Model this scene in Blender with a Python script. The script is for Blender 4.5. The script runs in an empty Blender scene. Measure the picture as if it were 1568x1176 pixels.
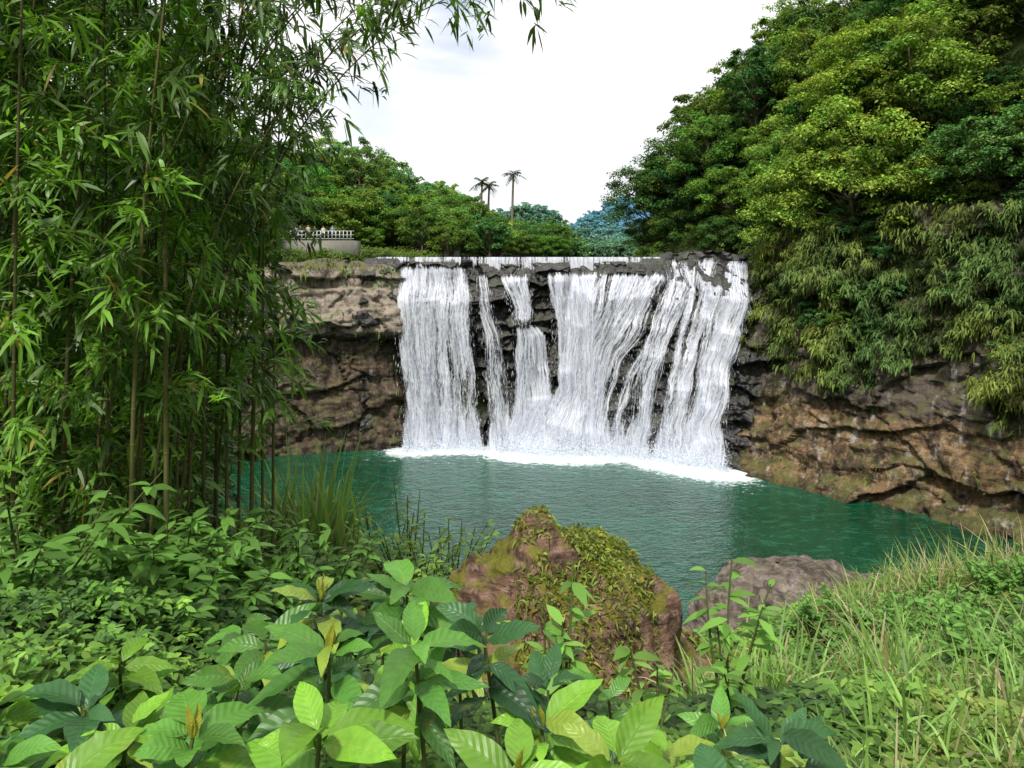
import bpy, math, time, numpy as np
from mathutils import Vector
T0=time.time()
rng=np.random.default_rng(7)
D2=bpy.data
scene=bpy.context.scene
# ---------------------------------------------------------------- noise
def _h(ix,iy,iz,seed):
    n=(ix.astype(np.int64)*374761393+iy.astype(np.int64)*668265263+iz.astype(np.int64)*2147483647+seed*1274126177)&0xffffffff
    n=((n^(n>>13))*1274126177)&0xffffffff
    n=(n^(n>>16))&0xffffff
    return n/float(0xffffff)
def vn(x,y,z=None,seed=0):
    x=np.asarray(x,float);y=np.asarray(y,float)
    z=np.zeros_like(x) if z is None else np.asarray(z,float)
    x,y,z=np.broadcast_arrays(x,y,z)
    ix=np.floor(x).astype(int);iy=np.floor(y).astype(int);iz=np.floor(z).astype(int)
    fx=x-ix;fy=y-iy;fz=z-iz
    fx=fx*fx*(3-2*fx);fy=fy*fy*(3-2*fy);fz=fz*fz*(3-2*fz)
    r=0
    for a in(0,1):
        for b in(0,1):
            for c in(0,1):
                r=r+_h(ix+a,iy+b,iz+c,seed)*(fx if a else 1-fx)*(fy if b else 1-fy)*(fz if c else 1-fz)
    return r
def fbm(x,y,z=None,o=4,seed=0):
    r=0;a=.5;s=1.;t=0
    for i in range(o):
        r=r+a*(vn(np.asarray(x)*s,np.asarray(y)*s,None if z is None else np.asarray(z)*s,seed+i*17)*2-1);t+=a
        a*=.5;s*=2.03
    return r/t
def voro(x,y,seed=0):
    x,y=np.broadcast_arrays(np.asarray(x,float),np.asarray(y,float))
    ix=np.floor(x).astype(int);iy=np.floor(y).astype(int);z=np.zeros_like(ix)
    f1=np.full(x.shape,9.);f2=np.full(x.shape,9.);cid=np.zeros(x.shape);gx=np.zeros(x.shape);gy=np.zeros(x.shape)
    for a in(-1,0,1):
        for b in(-1,0,1):
            px=ix+a+.1+.8*_h(ix+a,iy+b,z,seed+1);py=iy+b+.1+.8*_h(ix+a,iy+b,z,seed+2)
            d=np.hypot(px-x,py-y);c=_h(ix+a,iy+b,z,seed+3)
            m=d<f1
            f2=np.where(m,f1,np.minimum(f2,d));cid=np.where(m,c,cid);gx=np.where(m,px-x,gx);gy=np.where(m,py-y,gy);f1=np.where(m,d,f1)
    return cid,f2-f1,gx,gy
def nrm(v): return v/np.maximum(np.linalg.norm(v,axis=-1,keepdims=True),1e-9)
def rv(n): return nrm(rng.normal(size=(n,3)))
def sstep(a,b,x):
    t=np.clip((x-a)/(b-a),0,1);return t*t*(3-2*t)
# ---------------------------------------------------------------- mesh builder
class MB:
    def __init__(s): s.v=[];s.f=[];s.c=[];s.m=[];s.u=[];s.n=0
    def add(s,V,F,col=(1,1,1),mi=0,uv=None):
        V=np.asarray(V,float).reshape(-1,3);F=np.asarray(F,int).reshape(-1,4)
        col=np.asarray(col,float)
        if col.ndim==1: col=np.tile(col,(len(V),1))
        s.v.append(V);s.f.append(F+s.n);s.c.append(col);s.m.append(np.full(len(F),mi));s.u.append(np.zeros((len(V),3)) if uv is None else uv)
        s.n+=len(V)
    def mesh(s,name,mats,smooth=False):
        V=np.concatenate(s.v);F=np.concatenate(s.f);C=np.concatenate(s.c);M=np.concatenate(s.m);U=np.concatenate(s.u)
        me=D2.meshes.new(name)
        me.vertices.add(len(V));me.vertices.foreach_set('co',V.ravel())
        me.loops.add(F.size);me.loops.foreach_set('vertex_index',F.ravel().astype(np.int32))
        me.polygons.add(len(F));me.polygons.foreach_set('loop_start',np.arange(0,F.size,4,dtype=np.int32))
        me.polygons.foreach_set('material_index',M.astype(np.int32))
        if smooth: me.polygons.foreach_set('use_smooth',np.ones(len(F),bool))
        me.update(calc_edges=True)
        a=me.color_attributes.new('Col','FLOAT_COLOR','POINT')
        a.data.foreach_set('color',np.concatenate([C,np.ones((len(C),1))],1).ravel())
        a=me.attributes.new('uvp','FLOAT_VECTOR','POINT');a.data.foreach_set('vector',U.ravel())
        for m in mats: me.materials.append(m)
        return me
    def obj(s,name,mats,smooth=False,parent=None):
        o=D2.objects.new(name,s.mesh(name,mats,smooth));scene.collection.objects.link(o)
        if parent: o.parent=parent
        return o
def empty(name):
    o=D2.objects.new(name,None);scene.collection.objects.link(o);return o
def gridfaces(nu,nv,off=0):
    i=np.arange(nu-1)[:,None]*nv+np.arange(nv-1)[None,:]
    return np.stack([i,i+nv,i+nv+1,i+1],-1).reshape(-1,4)+off
def tube(mb,P,R,n=6,col=(1,1,1),mi=0):
    P=np.asarray(P,float);R=np.broadcast_to(np.asarray(R,float),(len(P),))
    T=nrm(np.gradient(P,axis=0));ref=np.array([0.3,0.9,0.1]) if abs(T[0][2])>.6 else np.array([0,0,1.])
    A=nrm(np.cross(T,ref));B=np.cross(T,A)
    th=np.linspace(0,2*np.pi,n,endpoint=False)
    V=P[:,None]+R[:,None,None]*(np.cos(th)[None,:,None]*A[:,None]+np.sin(th)[None,:,None]*B[:,None])
    k=len(P);i=np.arange(k-1)[:,None]*n;j=np.arange(n)[None];j2=(j+1)%n
    F=np.stack([i+j,i+j2,i+n+j2,i+n+j],-1).reshape(-1,4)
    c=np.asarray(col,float)
    if c.ndim==2: c=np.repeat(c,n,0)
    mb.add(V.reshape(-1,3),F,c,mi)
def box(mb,x0,x1,y0,y1,z0,z1,col=(1,1,1),mi=0):
    V=[(x,y,z) for x in(x0,x1) for y in(y0,y1) for z in(z0,z1)]
    mb.add(V,[(0,1,3,2),(4,6,7,5),(0,4,5,1),(2,3,7,6),(0,2,6,4),(1,5,7,3)],col,mi)
def blades(mb,P,D,N,L,W,prof,droop,col,mi=0):
    n=len(P);K=len(prof);t=np.linspace(0,1,K)
    L=np.broadcast_to(L,(n,));W=np.broadcast_to(W,(n,));droop=np.broadcast_to(droop,(n,))
    S=nrm(np.cross(D,N));pr=np.asarray(prof)
    C=P[:,None]+D[:,None]*(L[:,None]*t)[...,None]
    C[...,2]-=(droop*L)[:,None]*t**2
    off=S[:,None]*(W[:,None]*.5*pr)[...,None]
    V=np.stack([C-off,C+off],2).reshape(-1,3)
    b=np.arange(n)[:,None]*(2*K)+np.arange(K-1)[None]*2
    F=np.stack([b,b+1,b+3,b+2],-1).reshape(-1,4)
    col=np.broadcast_to(col,(n,3));cc=np.repeat(col,2*K,0)
    mb.add(V,F,cc,mi)
def diamonds(mb,P,D,N,L,W,col,mi=0,fold=.0):
    n=len(P);L=np.broadcast_to(L,(n,))[:,None];W=np.broadcast_to(W,(n,))[:,None]
    S=nrm(np.cross(D,N));m=P+D*L*.45+N*fold*W
    V=np.stack([P,m-S*W*.5,P+D*L,m+S*W*.5],1).reshape(-1,3)
    F=np.arange(4*n).reshape(-1,4)
    mb.add(V,F,np.repeat(np.broadcast_to(col,(n,3)),4,0),mi)
def ortho(N):
    r=rv(len(N));return nrm(r-N*(r*N).sum(1,keepdims=True))
# ---------------------------------------------------------------- node helper
def newmat(name):
    m=D2.materials.new(name);m.use_nodes=True;nt=m.node_tree;nt.nodes.clear()
    return m,nt,nt.nodes,nt.links
class G:
    def __init__(s,nt): s.nt=nt;s.n=nt.nodes;s.l=nt.links
    def node(s,t,**k):
        q=s.n.new(t)
        for a,b in k.items(): setattr(q,a,b)
        return q
    def put(s,inp,v):
        if isinstance(v,bpy.types.NodeSocket): s.l.new(v,inp)
        elif v is not None: inp.default_value=v
    def math(s,op,a,b=None,c=None,clamp=False):
        q=s.node('ShaderNodeMath',operation=op,use_clamp=clamp);s.put(q.inputs[0],a);s.put(q.inputs[1],b)
        if c is not None: s.put(q.inputs[2],c)
        return q.outputs[0]
    def mix(s,f,a,b,bt='MIX'):
        q=s.node('ShaderNodeMix',data_type='RGBA',blend_type=bt)
        s.put(q.inputs[0],f);
        s.put(q.inputs[6],a if isinstance(a,bpy.types.NodeSocket) else (*a[:3],1));s.put(q.inputs[7],b if isinstance(b,bpy.types.NodeSocket) else (*b[:3],1))
        return q.outputs[2]
    def noise(s,vec,scale,detail=5,rough=.55,dist=0):
        q=s.node('ShaderNodeTexNoise');s.put(q.inputs['Vector'],vec);q.inputs['Scale'].default_value=scale
        q.inputs['Detail'].default_value=detail;q.inputs['Roughness'].default_value=rough;q.inputs['Distortion'].default_value=dist
        return q.outputs['Fac']
    def rng(s,v,a,b,c=0.,d=1.,smooth=False):
        q=s.node('ShaderNodeMapRange');
        if smooth:q.interpolation_type='SMOOTHSTEP'
        s.put(q.inputs[0],v);s.put(q.inputs[1],a);s.put(q.inputs[2],b);s.put(q.inputs[3],c);s.put(q.inputs[4],d);return q.outputs[0]
    def mapv(s,vec,sc=(1,1,1),rot=(0,0,0)):
        q=s.node('ShaderNodeMapping');s.put(q.inputs[0],vec);q.inputs['Scale'].default_value=sc;q.inputs['Rotation'].default_value=rot;return q.outputs[0]
    def attr(s,n): return s.node('ShaderNodeAttribute',attribute_name=n)
    def pos(s): return s.node('ShaderNodeNewGeometry').outputs['Position']
    def bump(s,h,st,dist=.1,normal=None):
        q=s.node('ShaderNodeBump');s.put(q.inputs['Height'],h);q.inputs['Strength'].default_value=st;q.inputs['Distance'].default_value=dist
        if normal is not None:s.put(q.inputs['Normal'],normal)
        return q.outputs[0]
    def out(s,sh): o=s.node('ShaderNodeOutputMaterial');s.l.new(sh,o.inputs[0])
    def bsdf(s,col,rough=.7,spec=.4,normal=None,**k):
        q=s.node('ShaderNodeBsdfPrincipled');s.put(q.inputs['Base Color'],col if isinstance(col,bpy.types.NodeSocket) else (*col[:3],1))
        s.put(q.inputs['Roughness'],rough);s.put(q.inputs['Specular IOR Level'],spec)
        if normal is not None:s.put(q.inputs['Normal'],normal)
        return q.outputs[0]
def leafmat(name,trans=.35,rough=.5,spec=.4,objcol=False,veins=False,simple=False):
    m,nt,_,_=newmat(name);g=G(nt)
    c=g.attr('Col').outputs['Color']
    if objcol:
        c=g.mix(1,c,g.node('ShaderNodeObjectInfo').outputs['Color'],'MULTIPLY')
    nor=None
    if veins:
        sx=g.node('ShaderNodeSeparateXYZ');g.put(sx.inputs[0],g.attr('uvp').outputs['Vector'])
        a=g.math('ABSOLUTE',sx.outputs[0])
        ph=g.math('SUBTRACT',g.math('MULTIPLY',sx.outputs[1],9.),g.math('MULTIPLY',a,1.6))
        fr=g.math('PINGPONG',ph,.5)
        vein=g.rng(fr,0.,.10,1.,0.,True)
        mid=g.rng(a,.0,.07,1.,0.,True)
        vv=g.math('MAXIMUM',g.math('MULTIPLY',vein,.35),mid)
        bl=g.noise(g.pos(),35,3);c=g.mix(g.rng(bl,.35,.7,0,.45),c,g.mix(1,c,(.55,.6,.4),'MULTIPLY'))
        b2=g.noise(g.pos(),9,4,.7);c=g.mix(g.rng(b2,.62,.72,0,.5),c,(.30,.27,.05))
        c=g.mix(g.math('MULTIPLY',vv,.5),c,g.mix(1,c,(1.7,1.5,1.8),'MULTIPLY'))
        h=g.math('SUBTRACT',fr,g.math('MULTIPLY',mid,.5))
        nor=g.bump(h,.45,.008)
    if simple:
        q=g.node('ShaderNodeBsdfDiffuse');g.put(q.inputs[0],c);b=q.outputs[0]
    else: b=g.bsdf(c,rough,spec,nor)
    t=g.node('ShaderNodeBsdfTranslucent');g.put(t.inputs[0],g.mix(1,c,(1.25,1.3,.6),'MULTIPLY'))
    if nor is not None:g.put(t.inputs[1],nor)
    mx=g.node('ShaderNodeMixShader');mx.inputs[0].default_value=trans;g.l.new(b,mx.inputs[1]);g.l.new(t.outputs[0],mx.inputs[2])
    g.out(mx.outputs[0]);return m
def barkmat(name,a,b,scale=8):
    m,nt,_,_=newmat(name);g=G(nt);p=g.mapv(g.pos(),(1,1,.25))
    n=g.noise(p,scale,4);c=g.mix(n,a,b);c=g.mix(1,c,g.attr('Col').outputs['Color'],'MULTIPLY')
    g.out(g.bsdf(c,.85,.2,g.bump(n,.6,.03)));return m
M_leaf=leafmat('tree_foliage',.28,objcol=True,simple=True)
M_bam=leafmat('bamboo_leaf',.4,.42,.45)
M_gc=leafmat('small_leaf',.35,.5,.35)
M_fern=leafmat('fern_leaf',.3,simple=True)
M_grass=leafmat('grass_blade',.35,.5,.35)
M_big=leafmat('broad_leaf',.3,.40,.45,veins=True)
M_bark=barkmat('bark',(.06,.045,.03),(.2,.16,.12))
M_cane=barkmat('bamboo_cane',(.05,.055,.02),(.14,.13,.05),5)
M_stem=barkmat('green_stem',(.06,.08,.02),(.10,.12,.04),30)
def rockmat(name,dark,mid,light,moss=.3,mosscol=(.07,.10,.02),rough=.8,spec=.3,scale=1.,band=None,stain=0.,wet=0.,detailbump=.5):
    m,nt,_,_=newmat(name);g=G(nt);p=g.pos()
    geo=g.node('ShaderNodeNewGeometry');sp=g.node('ShaderNodeSeparateXYZ');g.put(sp.inputs[0],p)
    sn=g.node('ShaderNodeSeparateXYZ');g.put(sn.inputs[0],geo.outputs['Normal'])
    n1=g.noise(g.mapv(p,(1,1,1.8)),.35*scale,6,.62,.6);n2=g.noise(p,2.2*scale,7,.68);n3=g.noise(g.mapv(p,(1,1,.12)),1.3*scale,4,.6)
    n4=g.noise(g.mapv(p,(.25,.25,3),(.12,.1,0)),.8*scale,4,.6,.3)
    c=g.mix(g.rng(n1,.38,.62,0,1,True),dark,mid)
    c=g.mix(g.math('MULTIPLY',g.rng(n2,.45,.68,0,1,True),.75),c,light)
    c=g.mix(g.rng(n4,.48,.66,0,.7,True),c,g.mix(1,c,(.38,.36,.35),'MULTIPLY'))
    if band:
        z0,z1,bc=band
        zz=g.math('ADD',sp.outputs[2],g.math('MULTIPLY',g.math('SUBTRACT',n1,.5),6.))
        f=g.rng(zz,z0,z0+1.2,0,1,True);f=g.math('MULTIPLY',f,g.rng(zz,z1,z1+1.,1,.2,True))
        c=g.mix(g.math('MULTIPLY',f,.85),c,g.mix(g.rng(n2,.35,.65),bc,g.mix(1,bc,(.55,.5,.45),'MULTIPLY')))
    if stain: c=g.mix(g.math('MULTIPLY',g.rng(n3,.56,.72,0,1,True),stain),c,(.40,.38,.36))
    c=g.mix(g.math('MULTIPLY',g.rng(n3,.50,.36,0,1,True),.8),c,g.mix(1,c,(.25,.25,.27),'MULTIPLY'))
    c=g.mix(g.rng(sp.outputs[2],.1,.9,.75 if scale==1 else 0,0),c,g.mix(1,c,(.25,.27,.25),'MULTIPLY'))
    mf=g.math('ADD',g.rng(sn.outputs[2],.15,.75,0,.5),g.rng(g.noise(p,.7*scale,6,.65),.45,.62,0,.6))
    mf=g.math('MULTIPLY',g.rng(mf,.42,.8,0,1,True),moss)
    mc=g.mix(g.noise(p,6*scale,3),g.mix(1,mosscol,(.5,.55,.5),'MULTIPLY'),g.mix(1,mosscol,(1.9,1.6,1.3),'MULTIPLY'))
    c=g.mix(mf,c,mc)
    hb=g.math('ADD',g.math('MULTIPLY',n2,1.2),g.math('MULTIPLY',n4,.8))
    r=g.rng(n1,.3,.7,rough-.2-wet,rough)
    g.out(g.bsdf(c,r,spec,g.bump(hb,detailbump,.35/scale)));return m
M_cliffL=rockmat('cliff_rock_left',(.03,.023,.017),(.095,.066,.042),(.21,.145,.085),.55,(.08,.11,.03),band=(11.8,18.5,(.42,.36,.30)),stain=.3)
M_cliffR=rockmat('cliff_rock_right',(.045,.034,.024),(.20,.125,.062),(.36,.24,.12),.6,(.07,.09,.022),band=(7.,30.,(.13,.11,.095)),stain=.8,detailbump=.7)
M_wet=rockmat('wet_rock',(.012,.012,.014),(.034,.031,.034),(.10,.088,.085),.35,(.05,.07,.02),.5,.5,wet=.15)
M_mossrock=rockmat('mossy_rock',(.08,.05,.035),(.26,.15,.105),(.44,.30,.23),.85,(.14,.16,.025),.9,.15,scale=5,detailbump=.9)
M_boulder=rockmat('boulder_rock',(.09,.07,.06),(.20,.16,.14),(.34,.29,.25),.25,(.08,.08,.03),.9,.2,scale=4,detailbump=.7)
m,nt,_,_=newmat('forest_floor');g=G(nt);p=g.pos();n=g.noise(p,.8,6,.65);n2=g.noise(p,5,4,.6)
c=g.mix(g.rng(n,.35,.65),(.018,.032,.008),(.05,.085,.018));c=g.mix(g.rng(n2,.5,.75,0,.6),c,(.06,.045,.025))
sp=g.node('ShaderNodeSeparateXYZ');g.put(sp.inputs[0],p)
c=g.mix(g.rng(sp.outputs[1],230,800,0,.95),c,(.10,.22,.36))  # aerial haze painted into the floor colour: bluer with distance
g.out(g.bsdf(c,.95,.1,g.bump(n2,.8,.3)));M_floor=m
# ---------------------------------------------------------------- terrain
VP=np.array([(-70,-80),(-62,40),(-42,68),(-27,76.8),(-14,81.8),(-17,84),(-11,92),(-2,100),(9,130),(20,200),(30,300),(56,300),(38,200),(25,130),(18.5,110),(15.5,100),(18,88),(25.5,80),(24.5,74),(28.5,66.5),(34.5,61.3),(38,54.5),(46,46),(55,32),(62,10),(70,-80)],float)
def terr(x,y):
    x=np.asarray(x,float);y=np.asarray(y,float)
    best=np.full(x.shape,1e9);side=np.zeros(x.shape)
    ins=np.zeros(x.shape,bool)
    for i in range(len(VP)):
        a=VP[i];b=VP[(i+1)%len(VP)];d=b-a
        t=np.clip(((x-a[0])*d[0]+(y-a[1])*d[1])/(d@d),0,1)
        q=np.hypot(x-a[0]-t*d[0],y-a[1]-t*d[1])
        mm=q<best;best=np.where(mm,q,best);side=np.where(mm,i,side)
        cr=((a[1]>y)!=(b[1]>y))&(x<(b[0]-a[0])*(y-a[1])/(b[1]-a[1]+1e-12)+a[0]);ins^=cr
    left=side<10
    zl=np.interp(best,[0,1,5,12,40,90,200],[19.4,20.4,20.8,22.5,34.5,43,50])
    zr=np.interp(best,[0,2,5,10,20,50,100,300],[11,20,28,37,49,72,90,100])
    out=np.where(left,zl,zr)+fbm(x*.06,y*.06,o=4,seed=3)*3*sstep(4,20,best)
    bank=np.interp(y,[-60,0,2,5,10,14,20,30,36,60],[19.5,18.4,18.1,17.0,15.3,13.3,9,1,-3,-3])
    bank=bank+.5*sstep(-1.2,-2.6,x)*sstep(26,12,y)+.30*sstep(4.3,6.5,x)*sstep(20,12,y)
    bank=bank-.95*np.exp(-((x-2.9)/1.3)**2)*sstep(5.5,9,y)
    bank=bank-.45*np.exp(-((x-.7)/1.5)**2)*sstep(4.6,6.2,y)
    bank=bank+np.clip(-x-6,0,30)*.16*sstep(34,14,y)
    bank=bank+fbm(x*.6,y*.6,o=4,seed=9)*.16
    inn=np.where(y<83,bank,19.4)
    far=sstep(240,330,y)
    h=20+7*fbm(x*.008,y*.008,o=4,seed=21)*sstep(200,500,y)
    def bp(cx,cy,rx,ry,hh): return hh*np.exp(-((x-cx)/rx)**2-((y-cy)/ry)**2)
    h=h+bp(8,340,20,40,15)+bp(62,470,40,50,9)+bp(20,470,40,50,4)+bp(116,800,55,90,54)+bp(70,720,40,70,20)+bp(300,800,120,120,90)+bp(-220,500,160,200,45)+bp(-60,330,40,60,18)+bp(300,350,140,160,70)
    z=np.where(ins,inn,out)
    return z*(1-far)+h*far
xs=np.concatenate([-np.geomspace(3000,60,26)[:-1],np.arange(-60,-14,1.),np.arange(-14,14,.25),np.arange(14,60,1.),np.arange(60,200,7.),np.geomspace(200,3000,20)])
ys=np.concatenate([-np.geomspace(2500,10,14)[:-1],np.arange(-10,0,1.),np.arange(0,17,.25),np.arange(17,130,1.),np.arange(130,400,4.),np.geomspace(400,4500,40)])
X,Y=np.meshgrid(xs,ys,indexing='ij');Z=terr(X,Y)
mb=MB();mb.add(np.stack([X,Y,Z],-1).reshape(-1,3),gridfaces(len(xs),len(ys))[:,::-1]);mb.obj('ground',[M_floor],True)
# ---------------------------------------------------------------- waterfall rock
XN=np.array([-16,-12,-8,-4,-1,2,5,8,11,14,17,20,23,27.]);ZN=np.array([0,4,8,12,15,17,18.7,20.3])
PT=np.array([[2,2.5,2.5,3.2,3.5,3,2.5,1.5],[0,0,-.5,.8,1.5,1.5,1.2,0],[0,-1,-1,.6,1.2,1.2,1,0],[.3,-.5,-.5,.8,1.4,1.2,.8,0],[1,.5,.3,1.2,1.6,1.4,.6,0],
[3.5,2.6,2,1.6,1.6,1.3,.5,0],[4,3,2.2,1.8,1.6,1.2,.5,0],[4,3.2,2.5,2.2,2.2,1.8,.9,0],[4.5,4,3.5,3,2.8,2.2,1.2,0],[6,5.5,5,4,3.5,2.6,1.4,0],
[8,7.5,6.5,5.5,4.5,3.6,2.6,1.5],[10,9,8,6.8,6,5,4,3],[10,9.5,9,8,7.5,7,6,5],[9,9,8.5,8,7.5,7,6.5,6]])
def rocky(x,z):
    x=np.asarray(x,float);z=np.asarray(z,float)
    xi=np.clip(np.interp(x,XN,np.arange(14)),0,12.999);zi=np.clip(np.interp(z,ZN,np.arange(8)),0,6.999)
    a=xi.astype(int);b=zi.astype(int);fx=xi-a;fz=zi-b
    p=PT[a,b]*(1-fx)*(1-fz)+PT[a+1,b]*fx*(1-fz)+PT[a,b+1]*(1-fx)*fz+PT[a+1,b+1]*fx*fz
    wx=x+fbm(x*.3,z*.3,seed=5)*1.5;wz=z+fbm(x*.3+9,z*.3,seed=6)*1.2
    c1,e1,gx,gy=voro(wx*.30,wz*.5,seed=11);c2,e2,_,_=voro(wx*.9,wz*1.5,seed=12)
    k=sstep(20.2,18.9,z)+(x>16.5)*sstep(18.9,20.2,z)
    ph=(z+1.2*vn(x*.25,x*0,seed=91)+.5*fbm(x*.6,z*0+2,seed=92))/2.7;fr=ph-np.floor(ph)
    led=(1-fr)*1.1*sstep(0,.12,fr)*sstep(.5,.56,vn(x*.2+np.floor(ph)*7.7,ph*0,seed=93)+.15)
    p=p+k*((c1-.5)*2.0+gy*.9+(c2-.5)*.6-.35*sstep(.12,0,e1)-.15*sstep(.1,0,e2)+fbm(x*1.3,z*1.3,o=4,seed=8)*.4+led)
    return 82-p
xg=np.linspace(-16,27,400)
zg=np.linspace(-1.5,20.3,220)
X,Zg=np.meshgrid(xg,zg,indexing='ij')
top=np.where(xg<16.3,0,np.minimum(1,(xg-16.3)))*(.6+.9*fbm(xg*.5,xg*0+3,seed=31))
ZZ=Zg+top[:,None]*sstep(14,20,Zg)
YY=rocky(X,Zg)
XX=np.concatenate([X,X[:,-1:],X[:,-1:]],1);YY2=np.concatenate([YY,YY[:,-1:]+1.,YY[:,-1:]+9],1);ZZ2=np.concatenate([ZZ,ZZ[:,-1:]+.0,ZZ[:,-1:]-.3],1)
mb=MB();mb.add(np.stack([XX,YY2,ZZ2],-1).reshape(-1,3),gridfaces(len(xg),len(zg)+2));mb.obj('waterfall_cliff',[M_wet])
zt=np.linspace(20.3,-.3,160);xt=np.linspace(-16,27,300)
A,B=np.meshgrid(xt,zt,indexing='ij');RY=rocky(A,B)
from numpy.lib.stride_tricks import sliding_window_view as sw
RY=np.pad(RY,((3,3),(0,0)),'edge');RY=sw(RY,7,axis=0).min(-1)*.5+sw(RY,7,axis=0).mean(-1)*.5
WY=np.minimum.accumulate(RY,axis=1)
sm=WY.copy()
for _ in range(2):
    pp=np.pad(sm,((0,0),(6,6)),'edge');sm=sw(pp,13,axis=1).mean(-1)
WY=sm*.35+np.minimum(sm,WY)*.65-.17
def wat_y(x,z):
    xi=np.clip((np.asarray(x)-xt[0])/(xt[1]-xt[0]),0,298.99);zi=np.clip((20.3-np.asarray(z))/(zt[0]-zt[1]),0,158.99)
    a=xi.astype(int);b=zi.astype(int);fx=xi-a;fz=zi-b
    return WY[a,b]*(1-fx)*(1-fz)+WY[a+1,b]*fx*(1-fz)+WY[a,b+1]*(1-fx)*fz+WY[a+1,b+1]*fx*fz
m,nt,_,_=newmat('falling_water');g=G(nt)
s3=g.node('ShaderNodeSeparateXYZ');g.put(s3.inputs[0],g.attr('uvp').outputs['Vector'])
def cv(sx,sy,w): 
    q=g.node('ShaderNodeCombineXYZ');g.put(q.inputs[0],g.math('MULTIPLY',s3.outputs[0],sx));g.put(q.inputs[1],g.math('MULTIPLY',s3.outputs[1],sy));q.inputs[2].default_value=w;return q.outputs[0]
na=g.noise(cv(1.2,.09,0),1,2,.6,.1);nb=g.noise(cv(4.6,.30,3),1,3,.7,.15);nc=g.noise(cv(7,2.4,7),1,3,.65)
val=g.math('ADD',g.math('ADD',g.math('MULTIPLY',na,.40),g.math('MULTIPLY',nb,.38)),g.math('MULTIPLY',nc,.22))
lo=g.math('SUBTRACT',s3.outputs[2],.055);hi=g.math('ADD',s3.outputs[2],.075)
al=g.rng(val,lo,hi,0,.95,True)
c=g.mix(g.rng(nb,.36,.62),(.42,.47,.62),(.90,.91,.94))
c=g.mix(g.rng(na,.3,.55,.4,0),c,(.36,.41,.56))
c=g.mix(g.rng(nc,.4,.65,.0,.3),c,(.95,.95,.96))
df=g.bsdf(c,.6,.2,g.bump(val,.5,.15));tl=g.node('ShaderNodeBsdfTranslucent');g.put(tl.inputs[0],c)
mx=g.node('ShaderNodeMixShader');mx.inputs[0].default_value=.3;g.l.new(df,mx.inputs[1]);g.l.new(tl.outputs[0],mx.inputs[2])
tr=g.node('ShaderNodeBsdfTransparent');m2=g.node('ShaderNodeMixShader');g.l.new(al,m2.inputs[0]);g.l.new(tr.outputs[0],m2.inputs[1]);g.l.new(mx.outputs[0],m2.inputs[2])
g.out(m2.outputs[0]);M_fall=m
m,nt,_,_=newmat('white_spray');g=G(nt);df=g.node('ShaderNodeBsdfDiffuse');df.inputs[0].default_value=(.82,.85,.9,1);tl=g.node('ShaderNodeBsdfTranslucent');tl.inputs[0].default_value=(.9,.93,.97,1)
mx=g.node('ShaderNodeMixShader');mx.inputs[0].default_value=.4;g.l.new(df.outputs[0],mx.inputs[1]);g.l.new(tl.outputs[0],mx.inputs[2]);g.out(mx.outputs[0]);M_spray=m
ST=[([(19.6,-12.4,-5.0),(17,-12.2,-4.6),(8,-11.6,-4.),(-.2,-11.4,-3.2)],.485),
([(19.4,-12.3,-7.2),(10,-11.8,-6.6),(-.2,-11.4,-5.6)],.452),
([(18.5,-6.0,-4.5),(9,-5.2,-3.9),(-.2,-4.8,-3.2)],.49),
([(18.8,-3.8,-2.5),(15,-3.6,-1.9),(12,-3.0,-1.0),(6,-2.8,-.2),(-.2,-2.7,.5)],.505),
([(18.6,-1.5,1.9),(17,-1.,1.9),(14.8,0,2.1),(13.4,.2,1.9)],.45),([(13.2,.3,2.6),(12,.4,3.6),(8,.3,4.1),(4,.1,4.6),(2.5,-.5,5),(-.2,-1.7,5.5)],.44),
([(18.8,3.4,16.6),(16.5,3.8,14.8),(13.5,4.5,12.4),(11,4.8,10.6),(7,4.7,9.8),(4,3.2,10.),(2,1.,10.3),(-.2,-.6,10.8)],.478),
([(18.8,4.2,9.),(12,4.9,8.8),(6,4.8,8.6),(2,1.2,9.),(-.2,-.4,9.6)],.445),
([(6,2.6,6),(3,.7,6.5),(-.2,-1,7.5)],.43),
([(18.8,10.5,16.6),(13,10.,13.9),(9.5,9.3,11.5),(5,8.,10.),(2,7.4,9.4),(-.2,7.,9.2)],.485),
([(20.2,16.2,19.),(17.5,16.,19.),(12,13.9,16.2),(7,12.6,14.7),(-.2,11.4,13.8)],.465),
([(12,13.6,15.2),(8,11.5,13.),(4,10.3,11.9),(-.2,9.8,11.4)],.505),
([(20.3,19.,21.8),(17,18.2,20.9),(11,16.3,18.8),(5,14.9,17.4),(-.2,14.,16.8)],.445),
([(20.,22.4,24.5),(16,21.2,23.4),(10,18.9,21.7),(4,17.2,20.4),(-.2,16.2,20.3)],.425),
([(18.5,19.4,23.4),(10,17.,20.8),(-.2,14.4,19.8)],.50)]
x=-15.2
while x<16:
    w=rng.uniform(.5,1.4);ln=rng.uniform(1.5,2.9) if x>-4 else rng.uniform(.6,1.5)
    ST.append(([(20.45,x,x+w),(20.45-ln,x,x+w)],rng.uniform(.42,.48)+(.02 if x<-4 else 0)));x+=w-.05
mb=MB();sid=0
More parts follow.
